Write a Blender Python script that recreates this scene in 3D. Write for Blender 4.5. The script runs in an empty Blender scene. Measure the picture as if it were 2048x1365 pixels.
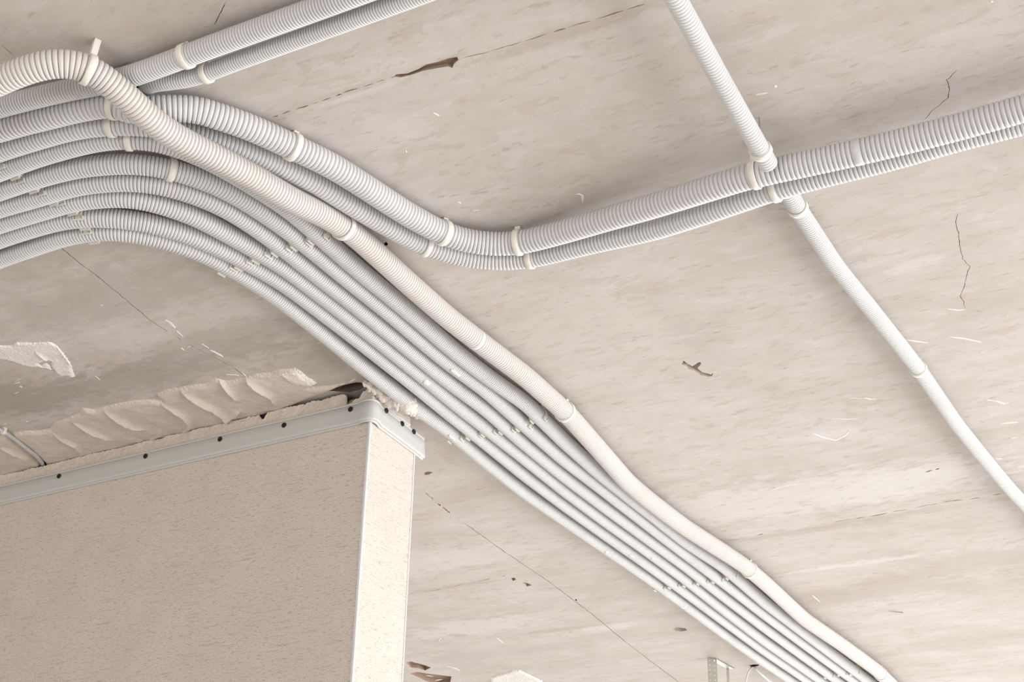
import bpy, bmesh, math, random
import numpy as np
from mathutils import Vector, Matrix, noise
from mathutils.geometry import delaunay_2d_cdt

random.seed(7)
rng = np.random.default_rng(7)
SC = bpy.context.scene
COL = SC.collection

# ------------------------------------------------------------------ camera
CAM_H = 1.70                 # eye height of the camera
H = 0.92                     # ceiling above the camera
CZ = CAM_H + H               # ceiling height above the floor
F = 2970.0                   # focal length for a 2048 px wide frame
CX, CY = 1024.0, 682.5
up = np.array([128.0, 5727.0, F]); up /= np.linalg.norm(up)
yy = np.array([0, 0, 1.0]) - up * up[2]; yy /= np.linalg.norm(yy)
xx = -np.cross(yy, up)
if xx[0] < 0: xx = -xx
ROT = np.array([xx, yy, up])           # (right, up, forward) -> world
CAM = np.array([0, 0, CAM_H])

def ray(x, y):
    return ROT @ np.array([x - CX, CY - y, F])

def on_ceiling(x, y, drop=0.0):
    """point of the place seen at a pixel, lying `drop` below the ceiling"""
    r = ray(x, y)
    return CAM + r * ((H - drop) / r[2])

def on_plane(x, y, p, n):
    r = ray(x, y)
    return CAM + r * (((p - CAM) @ n) / (r @ n))

def project(p):
    c = ROT.T @ (np.asarray(p) - CAM)
    return np.array([CX + F * c[0] / c[2], CY - F * c[1] / c[2]]), c[2]

cd = bpy.data.cameras.new('camera'); cam = bpy.data.objects.new('camera', cd); COL.objects.link(cam)
m = Matrix.Identity(4)
rcol, ucol, fcol = ROT[:, 0], ROT[:, 1], ROT[:, 2]
for i in range(3):
    m[i][0], m[i][1], m[i][2], m[i][3] = rcol[i], ucol[i], -fcol[i], CAM[i]
cam.matrix_world = m
cd.sensor_width = 36.0
cd.lens = F / 2048.0 * 36.0
cd.clip_start = 0.02
SC.camera = cam

# ------------------------------------------------------------------ helpers
def tag(o, label=None, cat=None, group=None, kind=None):
    if label: o['label'] = label
    if cat: o['category'] = cat
    if group: o['group'] = group
    if kind: o['kind'] = kind
    return o

def link(name, me, mat=None, parent=None, smooth=False):
    o = bpy.data.objects.new(name, me); COL.objects.link(o)
    if mat: me.materials.append(mat)
    if parent: o.parent = parent
    if smooth:
        me.polygons.foreach_set('use_smooth', np.ones(len(me.polygons), dtype=bool))
    return o

def mesh_np(name, verts, faces, mat=None, parent=None, smooth=False):
    """verts (N,3), faces (M,k) arrays -> one mesh object"""
    verts = np.asarray(verts, dtype=np.float32); faces = np.asarray(faces, dtype=np.int32)
    me = bpy.data.meshes.new(name)
    k = faces.shape[1]; nf = len(faces)
    me.vertices.add(len(verts)); me.vertices.foreach_set('co', verts.ravel())
    me.loops.add(nf * k); me.loops.foreach_set('vertex_index', faces.ravel())
    me.polygons.add(nf)
    me.polygons.foreach_set('loop_start', np.arange(0, nf * k, k, dtype=np.int32))
    me.polygons.foreach_set('loop_total', np.full(nf, k, dtype=np.int32))
    me.update(calc_edges=True)
    return link(name, me, mat, parent, smooth)

def mesh_bm(name, bm, mat=None, parent=None, smooth=False, normals=True):
    if normals: bmesh.ops.recalc_face_normals(bm, faces=bm.faces)
    me = bpy.data.meshes.new(name); bm.to_mesh(me); bm.free()
    return link(name, me, mat, parent, smooth)

def empty(name, loc, rot=None):
    o = bpy.data.objects.new(name, None); COL.objects.link(o)
    o.empty_display_size = 0.02
    if rot is None: o.location = loc
    else:
        mm = rot.to_4x4(); mm.translation = Vector(loc); o.matrix_world = mm
    return o

def bm_box(bm, c, s, rot=None):
    mt = Matrix.Translation(Vector(c))
    if rot is not None: mt = mt @ rot.to_4x4()
    mt = mt @ Matrix.Diagonal((s[0], s[1], s[2], 1))
    bmesh.ops.create_cube(bm, size=1.0, matrix=mt)

# ------------------------------------------------------------------ materials
def new_mat(name):
    mt = bpy.data.materials.new(name); mt.use_nodes = True
    nt = mt.node_tree; b = nt.nodes['Principled BSDF']
    return mt, nt, b

def N(nt, kind, **kw):
    n = nt.nodes.new(kind)
    for k, v in kw.items():
        if k.startswith('i_'): n.inputs[k[2:].replace('_', ' ')].default_value = v
        else: setattr(n, k, v)
    return n

def ramp(nt, src, stops):
    r = nt.nodes.new('ShaderNodeValToRGB')
    e = r.color_ramp.elements
    while len(e) > 1: e.remove(e[0])
    for i, (p, c) in enumerate(stops):
        if i == 0: e[0].position = p; e[0].color = (*c, 1) if len(c) == 3 else c
        else:
            q = e.new(p); q.color = (*c, 1) if len(c) == 3 else c
    nt.links.new(src, r.inputs[0])
    return r.outputs[0]

def mix(nt, fac, a, b, mode='MIX'):
    n = nt.nodes.new('ShaderNodeMix'); n.data_type = 'RGBA'; n.blend_type = mode
    for s, v in ((n.inputs[0], fac), (n.inputs[6], a), (n.inputs[7], b)):
        if isinstance(v, (int, float)): s.default_value = v
        elif isinstance(v, tuple): s.default_value = (*v, 1) if len(v) == 3 else v
        else: nt.links.new(v, s)
    return n.outputs[2]

def coords(nt, rotz=0.0, scale=(1, 1, 1), out='Object'):
    tc = N(nt, 'ShaderNodeTexCoord'); mp = N(nt, 'ShaderNodeMapping')
    mp.inputs['Rotation'].default_value = (0, 0, rotz)
    nt.links.new(tc.outputs[out], mp.inputs[0])
    m2 = N(nt, 'ShaderNodeMapping'); m2.inputs['Scale'].default_value = scale
    nt.links.new(mp.outputs[0], m2.inputs[0])
    return m2.outputs[0]

def noise_tex(nt, vec, scale, detail=4, rough=0.55, dist=0.0):
    n = N(nt, 'ShaderNodeTexNoise')
    n.inputs['Scale'].default_value = scale; n.inputs['Detail'].default_value = detail
    n.inputs['Roughness'].default_value = rough; n.inputs['Distortion'].default_value = dist
    nt.links.new(vec, n.inputs['Vector'])
    return n.outputs[0]

def bump(nt, b, src, strength, dist):
    n = N(nt, 'ShaderNodeBump'); n.inputs['Strength'].default_value = strength
    n.inputs['Distance'].default_value = dist
    nt.links.new(src, n.inputs['Height']); nt.links.new(n.outputs[0], b.inputs['Normal'])

GRID = math.radians(-28.0)    # direction of the formwork boards

PALE = (0.80, 0.785, 0.775); DIRT = (0.515, 0.462, 0.405); GRIME_SHADE = (0.440, 0.400, 0.365); GREY = (0.585, 0.560, 0.530)  # the grime tone by the wall has shade painted into it
STAINS_SHADE = [((1560, 1000), 0.42, 0.10, PALE, 0.55), ((1860, 960), 0.20, 0.07, PALE, 0.5), ((1250, 850), 0.25, 0.10, PALE, 0.25),
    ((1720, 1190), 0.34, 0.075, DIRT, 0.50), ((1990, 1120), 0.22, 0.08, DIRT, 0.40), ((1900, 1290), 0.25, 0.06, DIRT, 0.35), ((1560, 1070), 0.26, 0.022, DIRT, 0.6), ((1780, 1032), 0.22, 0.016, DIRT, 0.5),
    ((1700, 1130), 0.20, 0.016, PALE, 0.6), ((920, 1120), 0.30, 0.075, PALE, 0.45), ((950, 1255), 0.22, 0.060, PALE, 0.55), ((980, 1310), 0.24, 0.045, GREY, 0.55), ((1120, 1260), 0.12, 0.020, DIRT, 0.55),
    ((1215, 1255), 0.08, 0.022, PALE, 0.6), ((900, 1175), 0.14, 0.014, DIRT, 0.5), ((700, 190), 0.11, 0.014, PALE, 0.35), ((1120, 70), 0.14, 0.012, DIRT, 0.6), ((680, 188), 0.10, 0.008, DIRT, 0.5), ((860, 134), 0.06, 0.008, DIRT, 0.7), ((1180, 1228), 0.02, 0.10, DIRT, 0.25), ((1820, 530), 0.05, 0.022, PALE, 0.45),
    ((1960, 90), 0.14, 0.05, PALE, 0.30), ((1560, 330), 0.05, 0.02, PALE, 0.3), ((1660, 870), 0.05, 0.03, PALE, 0.45), ((250, 30), 0.16, 0.06, DIRT, 0.25), ((200, 600), 0.26, 0.08, GRIME_SHADE, 0.40), ((430, 690), 0.26, 0.06, GRIME_SHADE, 0.45), ((250, 760), 0.34, 0.06, GRIME_SHADE, 0.55), ((40, 800), 0.2, 0.06, GRIME_SHADE, 0.5), ((620, 720), 0.10, 0.05, GRIME_SHADE, 0.45), ((960, 980), 0.12, 0.05, DIRT, 0.25)]
def concrete():
    mt, nt, b = new_mat('raw_concrete')
    board = coords(nt, -GRID, (2.2, 6.5, 1.0))
    island = coords(nt, -GRID, (9.0, 24.0, 1.0))
    grain = coords(nt, -GRID, (26.0, 85.0, 1.0))
    plain = coords(nt, 0.3, (1, 1, 1))
    n1 = noise_tex(nt, board, 1.6, 5, 0.6, 0.5)
    n2 = noise_tex(nt, plain, 5.0, 6, 0.65, 0.3)
    n3 = noise_tex(nt, island, 1.5, 5, 0.62, 0.5)
    n4 = noise_tex(nt, grain, 1.4, 4, 0.62, 0.2)
    n5 = noise_tex(nt, plain, 420.0, 2, 0.5)
    n6 = noise_tex(nt, coords(nt, -GRID + 0.1, (16.0, 34.0, 1.0)), 1.7, 5, 0.6, 0.4)
    c = ramp(nt, n1, [(0.32, (0.560, 0.520, 0.480)), (0.46, (0.640, 0.598, 0.562)),
                      (0.56, (0.680, 0.640, 0.618)), (0.70, (0.690, 0.645, 0.600))])
    c2 = ramp(nt, n2, [(0.34, (0.545, 0.505, 0.462)), (0.48, (0.655, 0.612, 0.572)), (0.62, (0.715, 0.682, 0.664))])
    c = mix(nt, 0.5, c, c2)
    # yellowish, grey and pale islands along the boards
    isl = ramp(nt, n3, [(0.53, (0, 0, 0)), (0.585, (1, 1, 1))])
    c = mix(nt, mix(nt, 0.30, (0, 0, 0), isl), c, (0.590, 0.528, 0.462))
    pale = ramp(nt, n3, [(0.36, (1, 1, 1)), (0.43, (0, 0, 0))])
    c = mix(nt, mix(nt, 0.30, (0, 0, 0), pale), c, (0.755, 0.735, 0.728))
    isl2 = ramp(nt, n6, [(0.575, (0, 0, 0)), (0.63, (1, 1, 1))])
    c = mix(nt, mix(nt, 0.32, (0, 0, 0), isl2), c, (0.515, 0.440, 0.368))
    # lime smears and dirty areas with own outlines, partly painted shade by the wall
    for px, ra, rb, colr, amt in STAINS_SHADE:
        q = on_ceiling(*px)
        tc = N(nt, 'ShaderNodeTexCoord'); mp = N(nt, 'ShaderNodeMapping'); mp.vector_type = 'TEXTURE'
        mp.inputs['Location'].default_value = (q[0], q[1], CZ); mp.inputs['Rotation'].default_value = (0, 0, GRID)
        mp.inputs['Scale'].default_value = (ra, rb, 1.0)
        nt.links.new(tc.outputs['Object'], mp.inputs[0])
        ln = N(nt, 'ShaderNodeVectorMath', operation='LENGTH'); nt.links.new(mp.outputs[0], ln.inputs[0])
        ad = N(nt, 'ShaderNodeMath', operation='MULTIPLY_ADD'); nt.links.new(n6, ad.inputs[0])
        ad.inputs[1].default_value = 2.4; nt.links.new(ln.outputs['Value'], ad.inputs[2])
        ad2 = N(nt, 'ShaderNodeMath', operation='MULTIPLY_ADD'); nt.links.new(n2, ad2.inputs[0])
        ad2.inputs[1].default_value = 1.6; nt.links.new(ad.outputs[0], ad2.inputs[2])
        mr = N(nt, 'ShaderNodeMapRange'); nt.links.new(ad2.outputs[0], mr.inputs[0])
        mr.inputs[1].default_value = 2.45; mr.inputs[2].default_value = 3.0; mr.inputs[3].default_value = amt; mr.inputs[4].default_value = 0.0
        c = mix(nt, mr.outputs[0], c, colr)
    # short dark and pale flecks left by the wood grain
    fl = ramp(nt, n4, [(0.615, (0, 0, 0)), (0.70, (1, 1, 1))])
    c = mix(nt, mix(nt, 0.40, (0, 0, 0), fl), c, (0.37, 0.31, 0.25))
    fl2 = ramp(nt, n4, [(0.29, (1, 1, 1)), (0.36, (0, 0, 0))])
    c = mix(nt, mix(nt, 0.22, (0, 0, 0), fl2), c, (0.84, 0.82, 0.80))
    c = mix(nt, 1.0, c, (0.930, 0.915, 0.908), 'MULTIPLY')
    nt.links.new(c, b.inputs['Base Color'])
    b.inputs['Roughness'].default_value = 0.82
    b.inputs['Specular IOR Level'].default_value = 0.25
    h = mix(nt, 0.35, n4, n5)
    h = mix(nt, 0.3, h, n2)
    bump(nt, b, h, 0.25, 0.002)
    return mt

def plaster(name, col, col2, scale=60, bstr=0.3):
    mt, nt, b = new_mat(name)
    v = coords(nt)
    n1 = noise_tex(nt, v, scale, 5, 0.6)
    n2 = noise_tex(nt, v, 9.0, 4, 0.6)
    c = ramp(nt, mix(nt, 0.5, n1, n2), [(0.36, col2), (0.62, col)])
    nt.links.new(c, b.inputs['Base Color'])
    b.inputs['Roughness'].default_value = 0.9
    b.inputs['Specular IOR Level'].default_value = 0.15
    bump(nt, b, noise_tex(nt, v, scale * 8, 3, 0.6), bstr, 0.001)
    return mt

def plastic(name, col, rough=0.42, dirt=None, amount=0.5, spec=0.4):
    mt, nt, b = new_mat(name)
    v = coords(nt)
    n1 = noise_tex(nt, v, 14.0, 5, 0.6)
    d = dirt or tuple(x * 0.86 for x in col)
    c = mix(nt, mix(nt, amount, (0, 0, 0), ramp(nt, n1, [(0.5, (0, 0, 0)), (0.72, (1, 1, 1))])), col, d)
    nt.links.new(c, b.inputs['Base Color'])
    b.inputs['Roughness'].default_value = rough
    b.inputs['Specular IOR Level'].default_value = spec
    return mt

def wallpaper():
    mt, nt, b = new_mat('woven_wallpaper')
    # UV: metres along the wall / metres of height
    uv = coords(nt, 0, (1, 1, 1), 'UV')
    w = noise_tex(nt, coords(nt, 0, (760, 640, 1), 'UV'), 1.0, 3, 0.65)
    s1 = noise_tex(nt, coords(nt, 0, (110, 620, 1), 'UV'), 1.0, 3, 0.6)
    s2 = noise_tex(nt, coords(nt, 0, (24, 300, 1), 'UV'), 1.0, 4, 0.65)
    s3 = noise_tex(nt, coords(nt, 0, (420, 620, 1), 'UV'), 1.0, 2, 0.6)
    big = noise_tex(nt, uv, 14, 3, 0.5)
    c = ramp(nt, big, [(0.35, (0.735, 0.668, 0.605)), (0.65, (0.775, 0.712, 0.652))])
    c = mix(nt, mix(nt, 0.50, (0, 0, 0), ramp(nt, w, [(0.42, (1, 1, 1)), (0.56, (0, 0, 0))])), c, (0.53, 0.46, 0.395))
    c = mix(nt, mix(nt, 0.55, (0, 0, 0), ramp(nt, w, [(0.52, (0, 0, 0)), (0.66, (1, 1, 1))])), c, (0.90, 0.85, 0.80))
    c = mix(nt, mix(nt, 0.70, (0, 0, 0), ramp(nt, s1, [(0.57, (0, 0, 0)), (0.68, (1, 1, 1))])), c, (0.36, 0.29, 0.23))
    c = mix(nt, mix(nt, 0.44, (0, 0, 0), ramp(nt, s2, [(0.56, (0, 0, 0)), (0.68, (1, 1, 1))])), c, (0.42, 0.35, 0.29))
    c = mix(nt, mix(nt, 0.50, (0, 0, 0), ramp(nt, s3, [(0.64, (0, 0, 0)), (0.72, (1, 1, 1))])), c, (0.26, 0.20, 0.16))
    nt.links.new(c, b.inputs['Base Color'])
    b.inputs['Roughness'].default_value = 0.85
    b.inputs['Specular IOR Level'].default_value = 0.2
    bump(nt, b, mix(nt, 0.4, w, s1), 0.55, 0.0014)
    return mt

def flat(name, col, rough=0.6, metal=0.0):
    mt, nt, b = new_mat(name)
    v = coords(nt)
    n1 = noise_tex(nt, v, 40.0, 3, 0.6)
    c = mix(nt, n1, tuple(x * 0.9 for x in col), tuple(min(1, x * 1.08) for x in col))
    nt.links.new(c, b.inputs['Base Color'])
    b.inputs['Roughness'].default_value = rough; b.inputs['Metallic'].default_value = metal
    return mt

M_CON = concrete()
M_CRACK = flat('crack_inside', (0.50, 0.43, 0.37), 0.95)
M_BROWN = flat('exposed_brown_core', (0.36, 0.265, 0.195), 0.95)
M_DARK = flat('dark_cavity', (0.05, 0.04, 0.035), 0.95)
M_CORE = flat('shaded_brown_core', (0.13, 0.10, 0.075), 0.95)  # dark brown, the shade inside the broken hollow is put into the colour
M_BAND = plaster('beige_plaster', (0.735, 0.660, 0.585), (0.665, 0.590, 0.515), 50, 0.35)
M_WHITE = plaster('white_plaster', (0.90, 0.875, 0.845), (0.80, 0.77, 0.74), 70, 0.35)
M_PINK = plaster('pinkish_white_plaster', (0.88, 0.825, 0.775), (0.77, 0.70, 0.64), 60, 0.5)
M_PIPE = plastic('grey_conduit_plastic', (0.685, 0.690, 0.695), 0.40)
M_PIPEW = plastic('warm_conduit_plastic', (0.705, 0.678, 0.655), 0.42, (0.73, 0.65, 0.58), 0.55)
M_PIPEL = plastic('pale_conduit_plastic', (0.715, 0.720, 0.720), 0.40)
M_CLIP = plastic('cream_clip_plastic', (0.86, 0.83, 0.77), 0.38)
M_ROWC = plastic('grey_clip_plastic', (0.66, 0.64, 0.585), 0.42)
M_TRIM = plastic('grey_trim_plastic', (0.640, 0.640, 0.622), 0.38, (0.61, 0.61, 0.59), 0.3)
M_BEAD = plastic('white_bead_plastic', (0.80, 0.82, 0.85), 0.35)
M_SCREW = flat('black_screw_steel', (0.022, 0.023, 0.026), 0.45, 0.3)
M_RECESS = flat('screw_recess', (0.006, 0.006, 0.007), 0.7)
M_PAPER = wallpaper()
M_WOOL = flat('mineral_wool_fibre', (0.42, 0.34, 0.17), 0.98)
M_STEEL = flat('galvanised_steel', (0.40, 0.39, 0.345), 0.5, 0.2)
M_CABLE = plastic('grey_cable_sheath', (0.56, 0.565, 0.56), 0.45)
M_CABLEW = plastic('white_cable_sheath', (0.82, 0.82, 0.78), 0.45)
M_FLOOR = plaster('dusty_screed', (0.60, 0.580, 0.555), (0.53, 0.51, 0.485), 8, 0.2)

# ------------------------------------------------------------------ ceiling with real cuts
def ribbon(px, w, jag=0.35, step=0.006, seed=1, wander=0.0):
    """a jagged crack outline (world XY) following pixels, w metres wide"""
    r = random.Random(seed)
    p = [on_ceiling(*q)[:2] for q in px]
    pts = []
    for a, b in zip(p[:-1], p[1:]):
        n = max(1, int(np.linalg.norm(b - a) / step))
        for k in range(n): pts.append(a + (b - a) * k / n)
    pts.append(p[-1]); pts = np.array(pts)
    t = np.gradient(pts, axis=0); t /= np.linalg.norm(t, axis=1)[:, None] + 1e-12
    nrm = np.stack([-t[:, 1], t[:, 0]], 1)
    k = len(pts); L, R = [], []
    for i in range(k):
        e = math.sin(math.pi * min(1, (i + 0.15) / 4)) if i < 2 else (0.3 if i > k - 2 else 1)
        c = pts[i] + nrm[i] * r.uniform(-1, 1) * wander
        L.append(c + nrm[i] * w * 0.5 * e * (1 + r.uniform(-jag, jag)))
        R.append(c - nrm[i] * w * 0.5 * e * (1 + r.uniform(-jag, jag)))
    return L + R[::-1]

def dashes(px, w, on, off, seed, **kw):
    r = random.Random(seed)
    P = np.array(px, float); d = np.r_[0, np.cumsum(np.linalg.norm(np.diff(P, axis=0), axis=1))]
    out = []; s = 0
    while s < d[-1]:
        e = min(d[-1], s + on * r.uniform(0.4, 1.6))
        q = [(np.interp(u, d, P[:, 0]), np.interp(u, d, P[:, 1])) for u in np.linspace(s, e, 4)]
        out.append(ribbon(q, w * r.uniform(0.5, 1.3), seed=seed + int(s), **kw))
        s = e + off * r.uniform(0.4, 1.8)
    return out

def poly(px):
    return [on_ceiling(*q)[:2] for q in px]

CUTS = []      # (outline, depth, material, name)
def cut(outline, depth, mat, name):
    q = np.array(outline); area = np.sum(q[:, 0] * np.roll(q[:, 1], -1) - np.roll(q[:, 0], -1) * q[:, 1])
    if area < 0: outline = outline[::-1]
    CUTS.append((outline, depth, mat, name))

cut(ribbon([(108, 484), (150, 520), (200, 557), (250, 599), (300, 641), (335, 664)], 0.0016, 0.5, 0.005, 3, 0.0007), 0.004, M_CRACK, 'joint_crack')
for o in dashes([(350, 672), (385, 694), (420, 712), (450, 727), (480, 745), (520, 772)], 0.0022, 30, 10, 14, jag=0.6, step=0.005, wander=0.0008): cut(o, 0.004, M_CRACK, 'joint_crack')
for o in dashes([(850, 985), (880, 1012), (905, 1030)], 0.0030, 14, 8, 15, jag=0.6, step=0.005, wander=0.001): cut(o, 0.003, M_CRACK, 'joint_crack')
cut(ribbon([(930, 1048), (1010, 1105), (1100, 1166), (1180, 1226), (1250, 1284), (1330, 1345), (1380, 1382)], 0.0018, 0.5, 0.012, 5, 0.0006), 0.002, M_CRACK, 'joint_crack')
for o in dashes([(545, 235), (600, 216), (660, 196), (700, 181), (750, 166), (790, 153)], 0.0018, 20, 6, 21, jag=0.7, step=0.004, wander=0.0006): cut(o, 0.003, M_CRACK, 'joint_crack')
for o in dashes([(918, 117), (960, 108), (1030, 88), (1100, 66), (1200, 36), (1290, 8)], 0.0013, 40, 8, 22, jag=0.6, step=0.005, wander=0.0005): cut(o, 0.002, M_CRACK, 'joint_crack')
cut(poly([(788, 153), (792, 149), (815, 147), (838, 138), (852, 129), (875, 124), (900, 116), (914, 114), (917, 120), (908, 128), (905, 136), (895, 133), (870, 137), (845, 142), (822, 150), (800, 155)]), 0.005, M_BROWN, 'gouge')
cut(poly([(1363, 730), (1367, 722), (1377, 729), (1385, 733), (1394, 727), (1401, 724), (1402, 729), (1395, 737), (1404, 745), (1417, 748), (1422, 750), (1427, 746), (1424, 753), (1416, 754), (1400, 751), (1388, 742), (1376, 739), (1371, 732)]), 0.008, M_CRACK, 'gouge')
cut(ribbon([(1915, 425), (1912, 445), (1917, 470), (1921, 500), (1925, 518), (1939, 534), (1933, 557), (1925, 582), (1920, 592), (1928, 605), (1930, 617)], 0.0007, 0.5, 0.005, 6, 0.0008), 0.002, M_CRACK, 'hairline_crack')
cut(ribbon([(1846, 243), (1864, 222), (1880, 210), (1896, 196), (1898, 180), (1894, 160), (1915, 140)], 0.0008, 0.5, 0.004, 8, 0.0006), 0.002, M_CRACK, 'hairline_crack')
for o in dashes([(1640, 1050), (1690, 1041), (1760, 1030), (1830, 1016), (1900, 1003), (1960, 996), (2015, 985)], 0.0028, 30, 14, 31, jag=0.8, step=0.006, wander=0.002): cut(o, 0.003, M_CRACK, 'board_crack')
for o in dashes([(1850, 945), (1880, 937), (1870, 940)], 0.003, 20, 8, 36, jag=0.7, step=0.005, wander=0.001): cut(o, 0.003, M_CRACK, 'board_crack')
for o in dashes([(1455, 1083), (1480, 1078), (1520, 1070), (1560, 1062)], 0.0022, 22, 22, 33, jag=0.8, step=0.006, wander=0.003): cut(o, 0.003, M_CRACK, 'board_crack')
cut(ribbon([(0, 88), (12, 97), (28, 112)], 0.0011, 0.5, 0.004, 9, 0.0004), 0.002, M_CRACK, 'hairline_crack')
cut(ribbon([(450, 6), (440, 28), (429, 50)], 0.0009, 0.6, 0.004, 10, 0.0006), 0.002, M_CRACK, 'hairline_crack')
for o in dashes([(812, 1190), (870, 1182), (940, 1166), (1010, 1152)], 0.0018, 26, 16, 41, jag=0.7, step=0.006, wander=0.001): cut(o, 0.002, M_CRACK, 'board_crack')
cut(poly([(1345, 1259), (1356, 1255), (1372, 1258), (1374, 1262), (1362, 1264), (1350, 1262)]), 0.006, M_CRACK, 'gouge')
cut(poly([(846, 947), (855, 944), (866, 945), (858, 950), (850, 951)]), 0.005, M_CRACK, 'gouge')
cut(poly([(1020, 1158), (1028, 1156), (1033, 1160), (1026, 1163)]), 0.005, M_CRACK, 'gouge')
cut(poly([(1043, 1165), (1052, 1166), (1064, 1171), (1054, 1174)]), 0.005, M_CRACK, 'gouge')
cut(poly([(812, 1326), (822, 1324), (845, 1330), (862, 1336), (850, 1342), (835, 1337), (822, 1336)]), 0.010, M_BROWN, 'gouge')
cut(poly([(820, 1348), (835, 1345), (870, 1350), (903, 1354), (900, 1368), (880, 1372), (850, 1362), (838, 1356)]), 0.012, M_BROWN, 'gouge')
cut(poly([(1776, 1222), (1790, 1223), (1806, 1225), (1806, 1227), (1790, 1226), (1777, 1224)]), 0.004, M_CRACK, 'gouge')
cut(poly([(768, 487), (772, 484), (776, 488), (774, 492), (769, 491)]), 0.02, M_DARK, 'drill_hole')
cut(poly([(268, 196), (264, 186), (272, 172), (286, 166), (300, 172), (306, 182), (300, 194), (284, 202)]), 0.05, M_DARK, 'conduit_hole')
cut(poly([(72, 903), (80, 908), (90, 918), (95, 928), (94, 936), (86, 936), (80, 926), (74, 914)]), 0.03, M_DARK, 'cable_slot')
cut(poly([(658, 782), (672, 776), (690, 770), (712, 765), (728, 766), (730, 774), (720, 780), (700, 785), (680, 784)]), 0.035, M_CORE, 'broken_hollow')
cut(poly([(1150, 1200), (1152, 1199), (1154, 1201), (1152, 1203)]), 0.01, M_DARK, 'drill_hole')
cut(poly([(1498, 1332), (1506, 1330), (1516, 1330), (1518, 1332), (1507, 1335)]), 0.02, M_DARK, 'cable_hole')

X0, X1, Y0, Y1 = -4.2, 4.0, -3.0, 7.5
vin = [Vector(v) for v in ((X0, Y0), (X1, Y0), (X1, Y1), (X0, Y1))]
fin = [[0, 1, 2, 3]]
for o, d, mt, nm in CUTS:
    b0 = len(vin); vin += [Vector((float(p[0]), float(p[1]))) for p in o]
    fin.append(list(range(b0, b0 + len(o))))
vo, eo, fo, ov, oe, of = delaunay_2d_cdt(vin, [], fin, 0, 1e-6)
top_faces = []; cut_faces = {i: [] for i in range(len(CUTS))}
for fc, orig in zip(fo, of):
    ids = [k - 1 for k in orig if k > 0]
    if ids: cut_faces[ids[0]].append(fc)
    else: top_faces.append(fc)
cv = np.array([(v.x, v.y, CZ) for v in vo])
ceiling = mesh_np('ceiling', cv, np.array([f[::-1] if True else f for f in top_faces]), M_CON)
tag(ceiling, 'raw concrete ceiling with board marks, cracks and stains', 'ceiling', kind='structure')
for i, (o, d, mt, nm) in enumerate(CUTS):
    fs = cut_faces[i]
    if not fs: continue
    bm = bmesh.new(); mp = {}
    def gv(k, z):
        if (k, z) not in mp: mp[(k, z)] = bm.verts.new((vo[k].x, vo[k].y, CZ + z))
        return mp[(k, z)]
    edges = {}
    for fc in fs:
        bm.faces.new([gv(k, d) for k in fc[::-1]])
        for a, b in zip(fc, list(fc[1:]) + [fc[0]]):
            edges[(a, b)] = edges.get((a, b), 0) + 1
    for (a, b) in list(edges):
        if (b, a) not in edges:
            try: bm.faces.new([gv(a, 0), gv(b, 0), gv(b, d), gv(a, d)])
            except ValueError: pass
    mesh_bm(nm, bm, mt, ceiling)

floor = mesh_np('floor', [(X0, Y0, 0), (X1, Y0, 0), (X1, Y1, 0), (X0, Y1, 0)], [[0, 1, 2, 3]], M_FLOOR)
tag(floor, 'dusty grey beige screed floor below', 'floor', kind='structure')

for nm, a, b in (('wall_back', (X0, Y0), (X1, Y0)), ('wall_side', (X0, Y0), (X0, Y1))):
    o = mesh_np(nm, [(*a, 0), (*b, 0), (*b, CZ), (*a, CZ)], [[0, 1, 2, 3]], M_CON)
    tag(o, 'bare plastered room wall %s' % ('behind the camera' if nm == 'wall_back' else 'far to the left'), 'wall', kind='structure')

# ------------------------------------------------------------------ height-field plaster on the ceiling
def seg_dist(P, line):
    """distance of points P (n,2) to a polyline and the signed side"""
    best = np.full(len(P), 1e9); side = np.zeros(len(P)); par = np.zeros(len(P))
    L = np.array(line); cum = 0
    lens = np.linalg.norm(np.diff(L, axis=0), axis=1); tot = lens.sum()
    for a, b, ln in zip(L[:-1], L[1:], lens):
        ab = b - a; t = np.clip(((P - a) @ ab) / (ab @ ab + 1e-15), 0, 1)
        q = a + t[:, None] * ab; d = np.linalg.norm(P - q, axis=1)
        s = np.sign(ab[0] * (P[:, 1] - a[1]) - ab[1] * (P[:, 0] - a[0]))
        k = d < best
        best[k] = d[k]; side[k] = s[k]; par[k] = (cum + t[k] * ln) / tot
        cum += ln
    return best, side, par

def inside(P, pl):
    pl = np.array(pl); x, y = P[:, 0], P[:, 1]; r = np.zeros(len(P), bool)
    j = len(pl) - 1
    for i in range(len(pl)):
        xi, yi, xj, yj = pl[i][0], pl[i][1], pl[j][0], pl[j][1]
        c = ((yi > y) != (yj > y)) & (x < (xj - xi) * (y - yi) / (yj - yi + 1e-15) + xi)
        r ^= c; j = i
    return r

def fbm(P, scale, seed=0.0, octv=3):
    return np.array([noise.fractal(Vector((p[0] * scale + seed, p[1] * scale - seed, seed)), 1.0, 2.0, octv) for p in P])

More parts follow.
